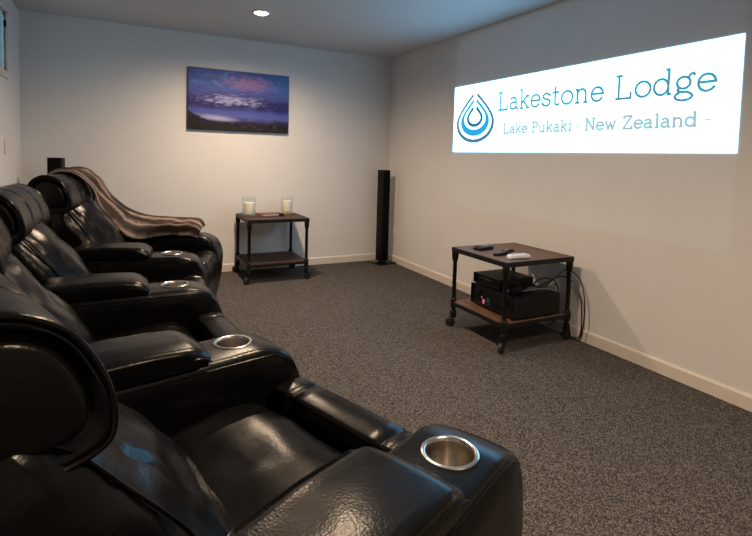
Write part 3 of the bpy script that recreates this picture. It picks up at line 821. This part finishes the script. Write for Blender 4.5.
build_recliner('B', 'C', 'black leather recliner mostly hidden behind the nearest headrest, second in the row', .01, 11.0, False)
build_recliner('C', 'D', 'black leather recliner third in the row, second from the back wall', .006, 21.0, False)
DE = build_recliner('D', 'E', 'black leather recliner at the far end of the row, with a brown throw over it', .035, 31.0, False)

# fur throw over the far recliner (modelled in that recliner's frame)
far = [(-.97, .28, .86), (-.965, .29, 1.0), (-.915, .295, 1.10), (-.83, .30, 1.152), (-.745, .305, 1.142), (-.68, .31, 1.087), (-.63, .32, 1.01), (-.575, .34, .93), (-.50, .38, .855), (-.40, .44, .80), (-.28, .50, .765), (-.12, .535, .750), (.02, .54, .742), (.06, .54, .69)]
near = [(-.97, .0, .86), (-.965, .01, 1.0), (-.915, .02, 1.10), (-.83, .03, 1.152), (-.735, .05, 1.142), (-.665, .09, 1.082), (-.620, .13, .995), (-.560, .17, .91), (-.48, .22, .825), (-.38, .265, .772), (-.28, .29, .755), (-.12, .30, .745), (.02, .305, .738), (.06, .31, .69)]
hang = [(-.97, -.03, .84), (-.965, -.03, .98), (-.918, -.03, 1.09), (-.83, -.02, 1.145), (-.722, -.005, 1.125), (-.635, .03, 1.03), (-.600, .06, .91), (-.530, .095, .80), (-.445, .15, .675), (-.36, .225, .635), (-.26, .275, .65), (-.12, .280, .66), (.0, .284, .655), (.05, .29, .635)]
sn, sf, sh = spline(near, False, 5), spline(far, False, 5), spline(hang, False, 5)
bm = BM(); NT = 40; grid = []
for i, (p, q, h_) in enumerate(zip(sn, sf, sh)):
    p, q, h_ = Vector(p), Vector(q), Vector(h_); row = []
    s = i/len(sn)
    up = Vector((.35, -.15, 1)).normalized() if .15 < s else Vector((-.6, 0, .6)).normalized()
    for k in range(NT+1):
        t = k/NT
        fold = .5+.5*sin(2*pi*(2.7*t+.22*sin(5*s)+.12*noise.noise(Vector((s*4, t*2, 0)))+.1))
        fold = fold**1.4
        base = h_.lerp(p, t/.28) if t < .28 else p.lerp(q, (t-.28)/.72)
        co_ = base+up*(.006+.022*fold*min(1, 4*min(t+.06, 1.06-t)) + .012*noise.noise(Vector((t*5, s*9, 2))))+Vector((.012*noise.noise(Vector((t*3, s*6, 9))), .016*noise.noise(Vector((t*1.5, s*7, 5))), .006*noise.noise(Vector((t*4, s*14, 7)))))
        row.append(bm.verts.new(co_))
    grid.append(row)
uvl = bm.loops.layers.uv.new('UVMap')
for i, (a, b) in enumerate(zip(grid, grid[1:])):
    for k in range(NT):
        fc = bm.faces.new((a[k], a[k+1], b[k+1], b[k]))
        for lp, (uu, vv) in zip(fc.loops, ((k, i), (k+1, i), (k+1, i+1), (k, i+1))): lp[uvl].uv = (uu/NT, vv/len(grid))
th = obj('throw_blanket', bm, M['throw'])
md = th.modifiers.new('thick', 'SOLIDIFY'); md.thickness = .010; md.offset = 1.
th.location = DE.location; th.rotation_euler = DE.rotation_euler
tag(th, 'brown throw with painted fold highlights draped over the far recliner back and arm', 'throw')

# the projector overhead washes its whole 16:9 frame on the wall with a faint cool light
pl_ = bpy.data.lights.new('projector_beam', 'SPOT'); pl_.energy = 24; pl_.spot_size = radians(100); pl_.spot_blend = 0; pl_.shadow_soft_size = .005
pl_.use_nodes = True; nt = pl_.node_tree; em = nt.nodes['Emission']; em.inputs['Color'].default_value = (.62, .82, 1., 1)
PX, PY, PZ = -.30, (SY0+SY1)/2, 2.45
po = bpy.data.objects.new('projector_beam', pl_); COL.objects.link(po)
po.matrix_world = Matrix(((0, 0, -1), (-1, 0, 0), (0, 1, 0))).to_4x4(); po.location = (PX, PY, PZ)
tc = nt.nodes.new('ShaderNodeTexCoord'); sp = nt.nodes.new('ShaderNodeSeparateXYZ'); nt.links.new(tc.outputs['Normal'], sp.inputs[0])
def lm(op, a, b):
    k = nt.nodes.new('ShaderNodeMath'); k.operation = op
    for i_, x in enumerate((a, b)):
        if isinstance(x, (int, float)): k.inputs[i_].default_value = x
        else: nt.links.new(x, k.inputs[i_])
    return k.outputs[0]
dist = XR-PX
az = lm('ABSOLUTE', sp.outputs['Z'], 0.)
u_ = lm('DIVIDE', sp.outputs['X'], az); v_ = lm('DIVIDE', sp.outputs['Y'], az)
mu = lm('LESS_THAN', lm('ABSOLUTE', u_, 0.), (SY0-SY1)/2/dist)
v0, v1 = (.835-PZ)/dist, (2.56-PZ)/dist
mv = lm('LESS_THAN', lm('ABSOLUTE', lm('SUBTRACT', v_, (v0+v1)/2), 0.), (v1-v0)/2)
nt.links.new(lm('MULTIPLY', mu, mv), em.inputs['Strength'])

# ------------------------------------------------------------------ world (dusk seen through the window), camera, view
wd = bpy.data.worlds.new('dusk_sky'); sc.world = wd; wd.use_nodes = True
bg = wd.node_tree.nodes['Background']
bg.inputs['Color'].default_value = (.22, .55, .72, 1); bg.inputs['Strength'].default_value = 1.1

F, CX, CY = 492.71, 376.02, 184.95
yaw, pit, rol = .47252, .05619, -.02797
import numpy as _np
cy_, sy_, cp_, sp_, cr_, sr_ = cos(yaw), sin(yaw), cos(pit), sin(pit), cos(rol), sin(rol)
f = Vector((sy_*cp_, cy_*cp_, -sp_)); R = Vector((cy_, -sy_, 0)); D = f.cross(R)
R2 = R*cr_+D*sr_; D2 = -R*sr_+D*cr_
cam = bpy.data.cameras.new('camera'); co_ = bpy.data.objects.new('camera', cam); COL.objects.link(co_)
mt = Matrix((R2, -D2, -f)).transposed().to_4x4(); mt.translation = Vector((0, 0, 1.32))
co_.matrix_world = mt
cam.sensor_fit = 'HORIZONTAL'; cam.sensor_width = 36; cam.lens = F/752*36
cam.shift_x = (376-CX)/752; cam.shift_y = -(268-CY)/752
cam.clip_start = .02
sc.camera = co_
sc.cycles.use_denoising = True
sc.cycles.max_bounces = 10; sc.cycles.diffuse_bounces = 5
sc.cycles.sample_clamp_indirect = 4
vs = sc.view_settings
vs.view_transform = 'Standard'; vs.look = 'None'; vs.gamma = 1; vs.exposure = 0.; vs.use_curve_mapping = False
